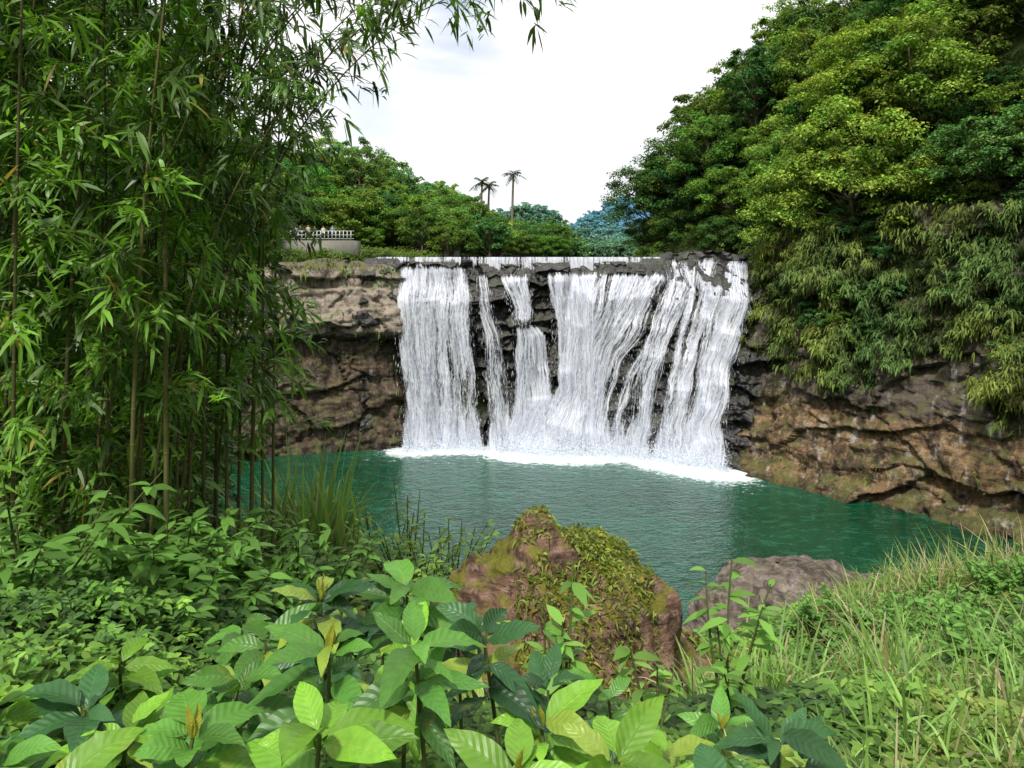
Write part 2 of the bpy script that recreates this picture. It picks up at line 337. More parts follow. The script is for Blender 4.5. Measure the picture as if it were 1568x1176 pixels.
for rows,th in ST:
    R=np.array(rows)[::-1];weir=R[-1,0]>20.4
    for lay in range(2 if not weir else 1):
        sid+=1
        z0,z1=R[0,0],R[-1,0];wmax=(R[:,2]-R[:,1]).max()
        nu=max(6,int(wmax/.18));nvv=max(6,int((z1-z0)/.16))
        a=np.linspace(0,1,nu);z=np.linspace(z1,z0,nvv)
        xl=np.interp(z,R[:,0],R[:,1]);xr=np.interp(z,R[:,0],R[:,2])
        wob=fbm(z*.5,z*0+sid,seed=40)*.3*(0 if weir else 1)
        xx=xl[None]*(1-a[:,None])+xr[None]*a[:,None]+wob[None]
        zz=np.broadcast_to(z[None],xx.shape)
        yy=wat_y(xx,zz)-.08-.22*lay-.12*fbm(xx*1.5,zz*.6,seed=sid)
        if weir: yy=82-.08-.5*np.sqrt(np.clip(20.5-zz,0,3)/2.)
        edge=np.minimum(a,1-a)[:,None]*np.ones_like(xx)*wmax
        dens=th+.02*lay+.05*fbm(xx*.8,zz*.25,seed=sid+60)
        if weir: dens=dens+.16*sstep(.9,0,zz-z0)
        else:
            dens=dens+.12*sstep(.6,0,edge)*sstep(-.5,2,zz)
            dens=dens+(.12*sstep(.6,0,zz-z0) if z0>1 else -.08*sstep(5.,0,zz))
            dens=dens+.12*sstep(.6,0,z1-zz)
            # rock ribs that split the flow into tall dark slivers
            kx=a[:,None]*wmax*.95+sid*3.3;kz=zz*.13+.6*vn(xx*.7,zz*.5,seed=111)
            dens=dens+.085*sstep(.58,.85,vn(kx,kz,seed=101))*sstep(2,6,zz)*sstep(20,17,zz)
        uv=np.stack([a[:,None]*wmax+(xl[0] if weir else sid*13.7)+0*xx,zz+(0 if weir else sid*5.1+lay*3),dens],-1).reshape(-1,3)
        mb.add(np.stack([xx,yy,zz],-1).reshape(-1,3),gridfaces(nu,nvv),uv=uv)
falls=empty('waterfall')
mb.obj('water_curtains',[M_fall],True,falls)
mb=MB()
def spray(xa,xb,n,h,spread,smax=.13):
    xx=rng.uniform(xa,xb,n);zz=np.abs(rng.normal(0,h,n));yy=wat_y(xx,np.full(n,.2))-.25-np.abs(rng.normal(0,spread,n))
    P=np.stack([xx,yy,zz],-1);Dd=rv(n);s=rng.uniform(.03,smax,n)
    diamonds(mb,P,Dd,ortho(Dd),s*1.3,s,(1,1,1))
spray(-11.5,-3,3600,.5,.9);spray(-1.5,10.5,8000,.8,1.2);spray(10,20.5,6000,.8,1.2)
spray(-11.5,-3,7500,1.6,1.2,.045);spray(-2,10.5,18000,2.4,1.5,.045);spray(10,20.5,16000,2.6,1.5,.045)
n=4000;k=rng.integers(0,15,n);P=[]
for i in range(n):
    R=np.array(ST[k[i]][0])[::-1];z=rng.uniform(R[0,0],min(R[-1,0],17));a=rng.uniform(-.1,1.1)
    xq=np.interp(z,R[:,0],R[:,1])*(1-a)+np.interp(z,R[:,0],R[:,2])*a
    P.append((xq,z))
P=np.array(P);P=np.stack([P[:,0],wat_y(P[:,0],P[:,1])-.3-rng.uniform(0,.5,n),P[:,1]],-1)
Dd=nrm(rv(n)*.3+np.array([0,0,-1.]));blades(mb,P,Dd,ortho(Dd),rng.uniform(.15,.6,n),rng.uniform(.03,.06,n),[.2,1,.2],0,(1,1,1))
mb.obj('spray',[M_spray],False,falls)
# ---------------------------------------------------------------- pool + river
xs=np.arange(-64,64,.5);ys=np.arange(14,84,.5);X,Y=np.meshgrid(xs,ys,indexing='ij')
cx=np.linspace(-12,20.5,140);cy=wat_y(cx,np.zeros(140))
cw=np.interp(cx,[-12,-11,-4,-2.5,-1,0,9,10.5,12,15,20,20.5],[0,1,1,.4,.6,1.6,1.6,.8,.9,1.5,1.9,.2])
fo=np.zeros(X.shape)
for a,b,w in zip(cx,cy,cw):
    d=np.hypot((X-a),(Y-b+.5));fo=np.maximum(fo,w*np.exp(-(d/(1.2+.75*w))**2)+.30*w*np.exp(-(d/6)**2))
mb=MB();mb.add(np.stack([X,Y,0*X],-1).reshape(-1,3),gridfaces(len(xs),len(ys))[:,::-1],uv=np.stack([fo,fo,fo],-1).reshape(-1,3))
m,nt,_,_=newmat('pool_water');g=G(nt);p=g.pos()
pw=g.mapv(p,(1,1.7,1));w1=g.noise(pw,.7,3,.6,1.);w2=g.noise(pw,2.2,3,.6,.7);w3=g.noise(p,.10,3)
h=g.math('ADD',w1,g.math('MULTIPLY',w2,.5))
f=g.attr('uvp').outputs['Fac'];fn=g.noise(pw,1.3,6,.78,.8)
ff=g.rng(g.math('ADD',f,g.math('MULTIPLY',g.math('SUBTRACT',fn,.5),2.3)),.30,.78,0,1,True)
c=g.mix(g.rng(w3,.35,.65),(.003,.036,.014),(.005,.062,.028));c=g.mix(g.math('MULTIPLY',f,1.1,clamp=True),c,(.03,.16,.11))
c=g.mix(g.rng(h,.76,.90,0,.5),c,(.02,.14,.075))
c=g.mix(ff,c,(.78,.85,.87))
g.out(g.bsdf(c,g.rng(ff,0,1,.05,.7),.22,g.bump(h,1.,.32)));M_pool=m
mb.obj('pool_water',[M_pool],True)
mb=MB();xs=np.linspace(-18,80,60);ys=np.linspace(82.05,300,60);X,Y=np.meshgrid(xs,ys,indexing='ij')
mb.add(np.stack([X,Y,0*X+20.38],-1).reshape(-1,3),gridfaces(60,60)[:,::-1]);mb.obj('river_water',[M_pool],True)
# ---------------------------------------------------------------- side cliffs
def cliff(name,poly,z0,z1,offz,off,mat,nz,seed,amp=1.,ds=.2,topn=1.,f1=.16,f2=.45):
    P=np.array(poly,float);sl=np.r_[0,np.cumsum(np.hypot(*np.diff(P,axis=0).T))]
    s=np.arange(0,sl[-1],ds);px=np.interp(s,sl,P[:,0]);py=np.interp(s,sl,P[:,1])
    k=15;ker=np.ones(k)/k;px=np.convolve(np.pad(px,k//2,'edge'),ker,'valid');py=np.convolve(np.pad(py,k//2,'edge'),ker,'valid')
    tx=np.gradient(px);ty=np.gradient(py);l=np.hypot(tx,ty);nx,ny=ty/l,-tx/l
    z=np.linspace(z0,z1,nz);S,Zz=np.meshgrid(s,z,indexing='ij')
    ws=S+fbm(S*.15,Zz*.15,seed=seed)*4+Zz*.55;wz=Zz+fbm(S*.15+5,Zz*.2,seed=seed+1)*2.5-S*.22
    c1,e1,gx,gy=voro(ws*f1,wz*f1*1.9,seed=seed+2);c2,e2,hx,hy=voro(ws*f2,wz*f2*2.2,seed=seed+3)
    wr=1-np.abs(fbm(ws*.35,wz*.5,o=5,seed=seed+9))*2
    q=np.interp(Zz,offz,off)+amp*((c1-.5)*1.8+gy*.9+gx*.4+(c2-.5)*.65-.5*sstep(.06,0,e1)*vn(S*.3,Zz*.3,seed=seed+6)-.18*sstep(.06,0,e2)+fbm(S*.8,Zz*.8,o=5,seed=seed+4)*.65+wr*.4)
    zt=Zz+sstep(z1-3,z1,Zz)*fbm(S*.2,S*0,seed=seed+7)*topn
    V=np.stack([px[:,None]+nx[:,None]*q,py[:,None]+ny[:,None]*q,zt],-1)
    mb=MB();mb.add(V.reshape(-1,3),gridfaces(len(s),nz)[:,::-1]);mb.obj(name,[mat])
    return V,np.stack([nx,ny],-1)
VL,NL=cliff('rock_cliff',[(-62,40),(-42,66),(-26,75.2),(-19,78),(-11.8,79.8),(-11.3,85)],-1.5,19.8,[-2,0,5,9,11.5,12.5,15,15.2,17,17.2,18.6,19.8],[.6,.4,0,-.6,-.9,1.1,1.2,.6,.6,-.1,-.2,-1.4],M_cliffL,150,70,.7)
VR,NR=cliff('rock_cliff',[(23.5,83),(22.4,74),(26.6,65.2),(32.4,59.8),(36.2,52.8),(44,44),(53,30),(60,8)],-1.5,24,[-2,0,.6,1.6,5,9,13,18,24],[1.4,1.3,.9,-.2,-.5,-1.1,-2.4,-3.6,-5.4],M_cliffR,180,90,.95,f1=.11,f2=.36,topn=3.5)
# ---------------------------------------------------------------- trees
LC=np.array([.100,.160,.040])
def treemesh(name,h,r,nclump,leaves,seed,ls=.36,ns=6,shade=True):
    global rng
    keep=rng;rng=np.random.default_rng(seed)
    mb=MB()
    bend=rng.normal(0,.4,2);t=np.linspace(0,1,6)
    TP=np.stack([bend[0]*t**2,bend[1]*t**2,t*h*.7],-1);tube(mb,TP,np.linspace(.2,.07,6)*h/8,6,(1,1,1),1)
    for k in range(nclump):
        zc=1-(k+.5)/nclump*1.75
        an=k*2.39996+rng.uniform(-.35,.35);rr0=math.sqrt(max(0,1-zc*zc))
        q=rng.uniform(.5,1.12)
        c=np.array([math.cos(an)*rr0*r*q+bend[0]*.6,math.sin(an)*rr0*r*q+bend[1]*.6,h*.52+zc*h*.42*q*rng.uniform(.8,1.2)])
        st=TP[int(np.clip(k/nclump*-3+4,1,4))]
        mid=(st+c)/2+rng.normal(0,.15,3)-np.array([0,0,.2]);tt=np.linspace(0,1,4)[:,None]
        tube(mb,(1-tt)**2*st+2*tt*(1-tt)*mid+tt**2*c,np.linspace(.065,.02,4)*h/8,4,(1,1,1),1)
        cr=r*rng.uniform(.18,.42)
        for j in range(ns):
            dd=rv(1)[0];dd[2]=abs(dd[2])*.8;c2=c+dd*cr*.85
            n=leaves//(nclump*ns);o=rv(n);o[:,2]=np.where(o[:,2]<-.3,-o[:,2],o[:,2])
            rr=cr*.55*(rng.uniform(.35,1.35,n)**.7)
            P=c2+o*rr[:,None]*np.array([1,1,.8])
            N=nrm(o*.7+np.array([0,0,.6])+rv(n)*.7);Dd=nrm(ortho(N)+np.array([0,0,-.25]))
            sh=rng.uniform(.6,1.4,(n,1))*(.6+.7*(o[:,2:3]*.5+.5))*rng.uniform(.65,1.35)  # lit tops and dark undersides of clumps put into leaf colour
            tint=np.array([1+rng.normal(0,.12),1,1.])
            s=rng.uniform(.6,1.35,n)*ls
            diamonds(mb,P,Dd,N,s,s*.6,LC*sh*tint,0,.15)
    me=mb.mesh(name,[M_leaf,M_bark]);rng=keep;return me
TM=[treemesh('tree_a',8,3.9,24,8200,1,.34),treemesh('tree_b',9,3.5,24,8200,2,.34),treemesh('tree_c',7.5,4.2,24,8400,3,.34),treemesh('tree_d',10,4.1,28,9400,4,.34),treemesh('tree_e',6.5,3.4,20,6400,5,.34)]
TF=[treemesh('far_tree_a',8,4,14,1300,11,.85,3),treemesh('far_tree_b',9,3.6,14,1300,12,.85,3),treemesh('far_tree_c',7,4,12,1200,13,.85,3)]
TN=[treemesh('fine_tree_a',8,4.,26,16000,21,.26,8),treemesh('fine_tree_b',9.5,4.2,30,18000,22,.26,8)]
def addtree(x,y,z,sc,col,parent=None,name='broadleaf_tree',k=None,sz=1,src=TM):
    o=D2.objects.new(name,src[rng.integers(0,len(src)) if k is None else k]);scene.collection.objects.link(o)
    o.location=(x,y,z);o.rotation_euler=(rng.normal(0,.08),rng.normal(0,.08),rng.uniform(0,6.28));o.scale=(sc*rng.uniform(.9,1.1),sc*rng.uniform(.9,1.1),sc*sz);o.color=(*col,1)
    if parent:o.parent=parent
    return o
def rcol(kind=None):
    pal=[(.85,1.,.85),(1,1.05,1.1),(1.25,1.25,.9),(.55,.8,1.),(1.7,1.65,1.2),(.45,.62,.65),(1.15,1.05,.9),(.8,1.05,1.4)]
    c=np.array(pal[rng.integers(0,8) if kind is None else kind]);return c*rng.uniform(.8,1.25)
fr=empty('hillside_forest')
def vdist(x,y):
    b=1e9
    for i in range(len(VP)):
        a=VP[i];c=VP[(i+1)%len(VP)];d=c-a;t=np.clip(((x-a[0])*d[0]+(y-a[1])*d[1])/(d@d),0,1);b=min(b,math.hypot(x-a[0]-t*d[0],y-a[1]-t*d[1]))
    return b
def inside(x,y):
    ins=False
    for i in range(len(VP)):
        a=VP[i];b=VP[(i+1)%len(VP)]
        if (a[1]>y)!=(b[1]>y) and x<(b[0]-a[0])*(y-a[1])/(b[1]-a[1])+a[0]: ins=not ins
    return ins
cnt=0
for y in np.arange(28,126,3.9):
    for x in np.arange(14,66,3.9):
        xx=x+rng.uniform(-1.7,1.7);yy=y+rng.uniform(-1.7,1.7)
        if inside(xx,yy):continue
        d=vdist(xx,yy)
        if d<1.0 or d>24 or xx>yy*.72+4 or xx<.178*yy:continue
        q=vn(xx*.11,yy*.11,seed=77)+rng.normal(0,.17)
        kind=[5,3,5,0,7,1,6,2,4][int(np.clip((q-.1)/.8*9,0,8))]
        sc=rng.uniform(.5,1.1)*(1. if d>4 else .6)
        if d<4: kind=rng.choice([0,1,5,3])
        addtree(xx,yy,float(terr(xx,yy))-1.6*sc-(.6 if d>4 else 1.2),sc,rcol(kind),fr,'tree',sz=rng.uniform(.85,1.25));cnt+=1
nb_=0
while nb_<190:
    xx=rng.uniform(16,52);yy=rng.uniform(40,106)
    if inside(xx,yy) or xx>yy*.74+2 or xx<.18*yy: continue
    d=vdist(xx,yy)
    if d>9: continue
    sc=rng.uniform(.2,.5);addtree(xx,yy,float(terr(xx,yy))-1.2*sc-.4,sc,rcol(rng.choice([0,1,2,3,5,7])),fr,'bush',k=[0,2,4][nb_%3]);nb_+=1
for y in np.arange(84,240,4.4):
    for x in np.arange(-75,60,4.4):
        xx=x+rng.uniform(-1.8,1.8);yy=y+rng.uniform(-1.8,1.8)
        if inside(xx,yy):continue
        if xx>(yy-80)*.2+16:continue
        if xx< -yy*.5 :continue
        if xx<-13 and xx>-30 and yy<93: continue
        d=vdist(xx,yy)
        if d<1 or d>50:continue
        u=xx/yy
        g0=float(terr(xx,yy));vmax=np.interp(u,[-.33,-.16,-.10,-.06,.0,.04,.1,.2],[190,245,275,318,340,342,372,372]);ztop=20+(400-vmax)*yy/1132
        sc=min(rng.uniform(.45,1.0),(ztop-g0)/7.6)
        if sc<.22: continue
        kind=rng.choice([0,1,2,4,1,0,3,7,5])
        c=rcol(kind)*1.15;hz=np.clip((yy-120)/300,0,.5);c=c*(1-hz)+hz*np.array([1.2,1.5,3.5])  # distance haze mixed into the tree colour as a blue tint
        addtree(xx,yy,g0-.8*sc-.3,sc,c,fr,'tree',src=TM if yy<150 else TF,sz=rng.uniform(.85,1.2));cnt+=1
for i in range(620):
    yy=rng.uniform(250,860);xx=rng.uniform(-.12*yy,.2*yy);sc=rng.uniform(.8,1.1)*(1+yy/1100)
    hz=np.clip((yy-150)/450,.15,1);c=rcol(rng.choice([0,1,2]))*(1-hz)+hz*np.array([1.2,1.7,9.])*rng.uniform(.9,1.1)  # far trees tinted blue, aerial haze put into their colour
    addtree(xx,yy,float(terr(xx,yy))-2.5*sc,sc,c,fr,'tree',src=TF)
print('trees',cnt)
Yg=(1.85,1.8,1.3)
for x,y,s,c,k in [(28,72.5,1.05,Yg,1),(31.5,68.5,1.2,(2.1,1.95,1.3),1),(35.5,65,1.1,Yg,0),(33.5,72,1.2,(2.1,1.85,1.2),0),(38,68,1.25,Yg,1),(29.5,77,1.1,(1.5,1.6,1.2),0),(40,60,1.,(.9,1.15,1.3),0),(44,56,1.1,(.8,1.05,1.5),1),(46,50,1.,(1.2,1.3,1.3),0),(36,74,1.1,(1.9,1.75,1.1),0)]:
    addtree(x,y,float(terr(x,y))-1.6,s,c,k=k,src=TN)
for x,y,z,s,c,k in [(18.9,100,22,1.2,(.55,.75,.85),1),(21,96,27,1.15,(.8,1.,.9),0),(18.4,102,20.5,.7,(.7,.85,.9),0),(24,90,27,1.1,(.9,1.15,.9),1),(25.5,85,24,.9,(1.2,1.35,.9),0),(22,92,21,.8,(.8,.95,.9),0),(20.5,95,20,.7,(1.,1.1,.9),1),(24,84,20.5,.6,(.7,.9,.9),0)]:
    addtree(x,y,z,s,c,k=k,src=TN)
for x,y,s,c in [(-15.5,110,.75,(1.5,1.65,.9)),(-9,108,.72,(1.75,1.8,.9)),(-5,112,.6,(1.5,1.65,.9)),(3.5,126,.55,(1.4,1.55,.9)),(6.8,126,.62,(.9,1.3,.9)),(-21,100,.85,(1,1.5,.9)),(-27,98,1.1,(.8,1.35,.9)),(-31,92,1.1,(.7,1.2,.9)),(-22,93,.5,(.9,1.3,.9)),(-18,95,.45,(1.2,1.4,.9)),(-27,90,.8,(.7,1.1,.9))]:
    addtree(x,y,float(terr(x,y))-.5,s,c,k=0,src=TN)
for x,y,s in [(-30,70,1.0),(-35,66,1.2),(-40,60,1.2),(-33,77,1.1),(-38,74,1.3),(-46,62,1.4),(-30,80,1.1),(-35,84,1.3),(-42,80,1.5),(-48,72,1.6)]:
    addtree(x,y,float(terr(x,y+6))-1,s,(1.4,1.5,.9))
nb_=0
while nb_<60:
    xx=rng.uniform(-30,-11);yy=rng.uniform(78,90)
    if inside(xx,yy) or vdist(xx,yy)<.4 or (-26.5<xx<-17 and yy>81.9): continue
    sc=rng.uniform(.1,.24)*(.7 if -26.5<xx<-17 else 1);addtree(xx,yy,float(terr(xx,yy))-.5*sc-.2,sc,rcol(rng.choice([0,1,2,7,4])),fr,'bush',k=[0,2,4][nb_%3]);nb_+=1
# ---------------------------------------------------------------- cliff plants
def hang(V,NN,name,zlo,zhi,n,lw,col,bulge,mask,amt=1.):
    mb=MB();ns,nz,_=V.shape
    i=rng.integers(1,ns-1,n*4);j=rng.integers(0,nz-1,n*4);P=V[i,j]+rng.normal(0,.12,(n*4,3));z=P[:,2]
    s=i*.2
    lim=zlo(P[:,0],s)+fbm(s*.3,s*0,o=5,seed=5)*3.4
    ok=(z>lim)&(z<zhi)&(fbm(s*.35,z*.5,o=5,seed=15)+mask>0)&(P[:,0]<P[:,1]*.8);i=i[ok][:n];P=P[ok][:n];s=s[ok][:n];n=len(P)
    nn=np.concatenate([NN[i],np.zeros((n,1))],1)
    cl=vn(s*.8,P[:,2]*.8,seed=19)*.6+vn(s*2.4,P[:,2]*1.6,seed=29)*.4;b=bulge*sstep(.25,.75,cl)*rng.uniform(.3,1,n)
    P=P+nn*b[:,None]
    Dd=nrm(nn*.9+rv(n)*.8+np.array([0,0,.15]));N=nrm(nn*.3+np.array([0,0,1.])+rv(n)*.5)
    L=rng.uniform(.5,1.3,n)*lw[0]
    big=vn(s*.22,P[:,2]*.28,seed=39)
    cc=np.array(col)*(.22+1.6*sstep(.25,.8,cl)*rng.uniform(.5,1.2,n))[:,None]*np.stack([.55+.95*big,.75+.5*big,1.1+0*big],-1)  # shade of recesses between clumps painted into the leaf colour
    blades(mb,P,Dd,N,L,L*lw[1],[.4,1,.1],rng.uniform(.4,1.5,n),cc);return mb.obj(name,[M_fern])
hang(VR,NR,'hanging_ferns',lambda x,s:np.interp(x,[20,24,27,32,37,45],[13,12.2,10.5,10,9.,8.5]),27,46000,(.42,.30),(.11,.16,.038),2.2,.30)
hang(VR,NR,'cliff_grass',lambda x,s:2.5+0*x,13,5000,(.36,.28),(.10,.14,.035),.4,-.25)
hang(VL,NL,'cliff_shrubs',lambda x,s:18.+0*x,21,9000,(.4,.3),(.11,.165,.035),.8,.3)
hang(VL,NL,'cliff_grass',lambda x,s:10.6+0*x,12.8,4000,(.35,.3),(.09,.13,.03),.5,-.02)
hang(VL,NL,'cliff_ivy',lambda x,s:2.+0*x,18,3500,(.3,.4),(.07,.11,.025),.3,-.32)
def scrub(name,xa,xb,ya,yb,n,L,col,h,zmin=-9,zmax=99):
    mb=MB();x=rng.uniform(xa,xb,n);y=rng.uniform(ya,yb,n);z=terr(x,y);ok=(z>zmin)&(x<y*.8)&(z<zmax);x,y,z=x[ok],y[ok],z[ok];n=len(x);cl=vn(x*.5,y*.5,seed=33)
    P=np.stack([x,y,z+h*cl*rng.random(n)],-1);Dd=nrm(rv(n)+np.array([0,-.3,.5]));N=nrm(rv(n)*.6+np.array([0,-.3,1]))
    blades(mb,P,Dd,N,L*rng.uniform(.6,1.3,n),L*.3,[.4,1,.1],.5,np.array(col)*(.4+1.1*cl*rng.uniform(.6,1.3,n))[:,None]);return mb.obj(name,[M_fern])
scrub('terrace_scrub',-34,-9,77.5,98,24000,.4,(.13,.2,.04),1.2,19.5)
scrub('slope_undergrowth',16,50,44,102,45000,.55,(.07,.11,.03),2.,10,38)
mb=MB();n=900;x=rng.uniform(-20,-10,n);y=rng.uniform(82,90,n);z=terr(x,y);ok=z>19.8;x,y,z=x[ok],y[ok],z[ok];n=len(x);Dd=nrm(rv(n)*.35+np.array([0,0,1.]))
blades(mb,np.stack([x,y,z],-1),Dd,ortho(Dd),rng.uniform(.8,1.6,n),.08,[.6,1,.7,.1],.35,np.array([.28,.28,.14])*rng.uniform(.5,1.3,(n,1)));mb.obj('reeds',[M_fern])
# ---------------------------------------------------------------- palms
def palm(x,y,z,h):
    mb=MB();t=np.linspace(0,1,12);tube(mb,np.stack([x+.2*t**2,y+0*t,z+h*t],-1),.26-.10*t,8,(1.6,1.6,1.6),1)
    tube(mb,np.stack([x+.2+0*t[:4],y+0*t[:4],z+h+np.linspace(0,1,4)],-1),[.17,.18,.13,.05],7,(.05,.1,.03),0)
    c=np.array([x+.2,y,z+h+.8])
    for k in range(15):
        an=k*2.4;el=rng.uniform(-.35,1.1);L=rng.uniform(1.6,2.2);d=np.array([math.cos(an)*math.cos(el),math.sin(an)*math.cos(el),math.sin(el)])
        tt=np.linspace(0,1,14)[:,None];Q=c+d*L*tt;Q[:,2]-=(.9*L*tt[:,0]**2*.6);tube(mb,Q,.03,4,(.05,.08,.02),0)
        for sgn in(-1,1):
            S=nrm(np.cross(d,[0,0,1.]))*sgn;n=13;P=Q[1:]
            Dd=nrm(np.tile(S+d*.7+np.array([0,0,.1]),(n,1))+rv(n)*.25)
            blades(mb,P,Dd,np.tile([0,0,1.],(n,1))+rv(n)*.3,.55*np.sin(np.linspace(.5,2.8,n))+.1,.1,[.6,1,.1],.8,(.05,.09,.03))
    mb.obj('royal_palm',[M_fern,M_bark])
palm(0,118,22,11.);palm(-5.0,118,22,9.8);palm(-3.9,119,22,9.3)
# ---------------------------------------------------------------- platform, people, hut
def simple(name,col,rough=.6):
    m,nt,_,_=newmat(name);g=G(nt);n=g.noise(g.pos(),3,5);c=g.mix(g.rng(n,.3,.7),g.mix(1,col,(.8,.8,.8),'MULTIPLY'),col);g.out(g.bsdf(c,rough,.3));return m
M_white=simple('white_paint',(.7,.7,.68));M_conc=simple('concrete',(.20,.19,.16));M_roof=simple('grey_roof',(.16,.15,.15));M_brown=simple('brown_wood',(.16,.09,.05))
mb=MB();box(mb,-26,-17.6,82.2,86,19.5,22.3,mi=0)
mb.obj('viewing_platform',[M_conc])
mb=MB()
for x in np.arange(-25.9,-17.6,.42): box(mb,x-.035,x+.035,82.26,82.34,22.3,23.35)
for z in(22.5,22.92,23.35): box(mb,-26,-17.6,82.35,82.41,z-.035,z+.035)
mb.obj('white_railing',[M_white])
mb=MB();box(mb,-9.0,-7.0,98,99.6,20.6,22.1,mi=0);box(mb,-8.3,-7.7,97.94,97.99,20.7,21.9,mi=1)
V=[(-9.7,97.3,22.),(-6.3,97.3,22.),(-6.3,100.3,22.),(-9.7,100.3,22.),(-9.7,98.8,22.8),(-6.3,98.8,22.8)]
mb.add(V,[(0,1,5,4),(2,3,4,5),(3,2,1,0)],mi=1);mb.obj('riverside_hut',[M_white,M_brown])
skin=simple('skin',(.45,.28,.2));hair=simple('hair',(.02,.015,.012));pants=simple('dark_trousers',(.03,.035,.06))
def person(x,y,z,h,shirt,rot,arm):
    k=h/1.7;J=[(0,0,.95,.13),(0,0,1.2,.13),(0,0,1.42,.12),(0,.01,1.5,.05),(0,-.01,1.56,.07),(0,-.01,1.64,.095),(0,-.01,1.7,.06),
     (.1,0,.88,.095),(.11,-.01,.48,.06),(.11,.01,.08,.045),(.12,-.13,.04,.04),(-.1,0,.88,.095),(-.11,-.01,.48,.06),(-.12,.02,.08,.045),(-.13,-.11,.04,.04),
     (.2,0,1.4,.055)]
    if arm: J+=[(.27,-.08,1.17,.04),(.2,-.3,1.2,.032),(.18,-.38,1.22,.03)]
    else: J+=[(.27,.02,1.13,.04),(.26,-.08,.88,.032),(.26,-.1,.79,.028)]
    J+=[(-.2,0,1.4,.055),(-.27,-.03,1.13,.04),(-.22,-.24,1.06,.032),(-.19,-.32,1.07,.028)]
    E=[(0,1),(1,2),(2,3),(3,4),(4,5),(5,6),(0,7),(7,8),(8,9),(9,10),(0,11),(11,12),(12,13),(13,14),(2,15),(15,16),(16,17),(17,18),(2,19),(19,20),(20,21),(21,22)]
    me=D2.meshes.new('p');me.from_pydata([j[:3] for j in J],E,[]);o=D2.objects.new('p',me);scene.collection.objects.link(o)
    md=o.modifiers.new('s','SKIN');o.modifiers.new('u','SUBSURF').levels=1
    for i,j in enumerate(J): me.skin_vertices[0].data[i].radius=(j[3],j[3]);me.skin_vertices[0].data[i].use_root=(i==0)
    dg=bpy.context.evaluated_depsgraph_get();nm=D2.meshes.new_from_object(o.evaluated_get(dg));D2.objects.remove(o)
    nm.materials.clear()
    for mt in(pants,shirt,skin,hair): nm.materials.append(mt)
    for p in nm.polygons:
        c=p.center;p.use_smooth=True
        p.material_index=0 if c.z<.92 and abs(c.x)<.2 and c.y>-.2 else(3 if c.z>1.6 and (c.y>-.03 or c.z>1.69) else(2 if c.z>1.46 or c.z<.2 or abs(c.x)>.235 or c.y<-.16 else 1))
    q=D2.objects.new('tourist',nm);scene.collection.objects.link(q);q.location=(x,y,z);q.scale=(k,k,k);q.rotation_euler=(0,0,rot)
# ---------------------------------------------------------------- foreground rocks
def rock(name,c,sc,rot,mat,seed,amp=.3,n=90):
    th=np.linspace(0,2*np.pi,n);ph=np.linspace(0.02,np.pi-.02,n//2);T,Pp=np.meshgrid(th,ph,indexing='ij')
    T[-1]=T[0]
    d=np.stack([np.cos(T)*np.sin(Pp),np.sin(T)*np.sin(Pp),np.cos(Pp)],-1)
    w=d*2+seed*3.1
    r=1+amp*fbm(w[...,0]*.7,w[...,1]*.7,w[...,2]*.7,o=2,seed=seed)+amp*.5*fbm(w[...,0]*2.5,w[...,1]*2.5,w[...,2]*2.5+w[...,0]*3,o=5,seed=seed+3)
    V=d*r[...,None]*np.array(sc)
    cr,sr=math.cos(rot[2]),math.sin(rot[2]);x=V[...,0]*cr-V[...,1]*sr;y=V[...,0]*sr+V[...,1]*cr;V=np.stack([x,y,V[...,2]],-1)
    ct,stt=math.cos(rot[1]),math.sin(rot[1]);x=V[...,0]*ct+V[...,2]*stt;z=-V[...,0]*stt+V[...,2]*ct;V=np.stack([x,V[...,1],z],-1)+np.array(c)
    mb=MB();mb.add(V.reshape(-1,3),gridfaces(n,n//2));o=mb.obj(name,[mat],True);return V
RV=rock('mossy_rock',(.42,7.2,15.8),(1.35,1.0,1.5),(0,.25,.3),M_mossrock,3,.28,180)
RV2=rock('mossy_rock',(1.3,7.6,15.3),(1.95,.85,1.05),(0,.58,-.2),M_mossrock,8,.3,140)
RV3=rock('boulder',(5.3,14.2,12.9),(2.0,1.5,1.3),(0,-.15,.2),M_boulder,12,.25,140)
def on_rock(V,n,zmin):
    a,b,_=V.shape;i=rng.integers(0,a,n*4);j=rng.integers(0,b,n*4);P=V[i,j];ok=P[:,2]>zmin;return P[ok][:n]
mb=MB()
for V,n,zm in((RV,34000,14.9),(RV2,13000,14.6)):
    P=on_rock(V,n,zm);cl=fbm(P[:,0]*2,P[:,1]*2,P[:,2]*2,o=5,seed=3);P=P[cl>-.2+.6*(P[:,0]<.05)+.45*(P[:,0]>1.35)];P=P+rng.normal(0,.02,P.shape);n=len(P)
    g3=vn(P[:,0]*3,P[:,1]*3,P[:,2]*3,seed=8)[:,None]
    Dd=nrm(rv(n)+np.array([0,-.3,.3]));blades(mb,P,Dd,ortho(Dd),rng.uniform(.02,.09,n),rng.uniform(.012,.03,n),[.5,1,.1],.5,np.array([.20,.26,.04])*rng.uniform(.3,1.4,(n,1))*(.45+1.1*g3)*np.where(rng.random((n,1))<.12,[[1.4,.9,.8]],1))
mb.obj('moss',[M_gc])
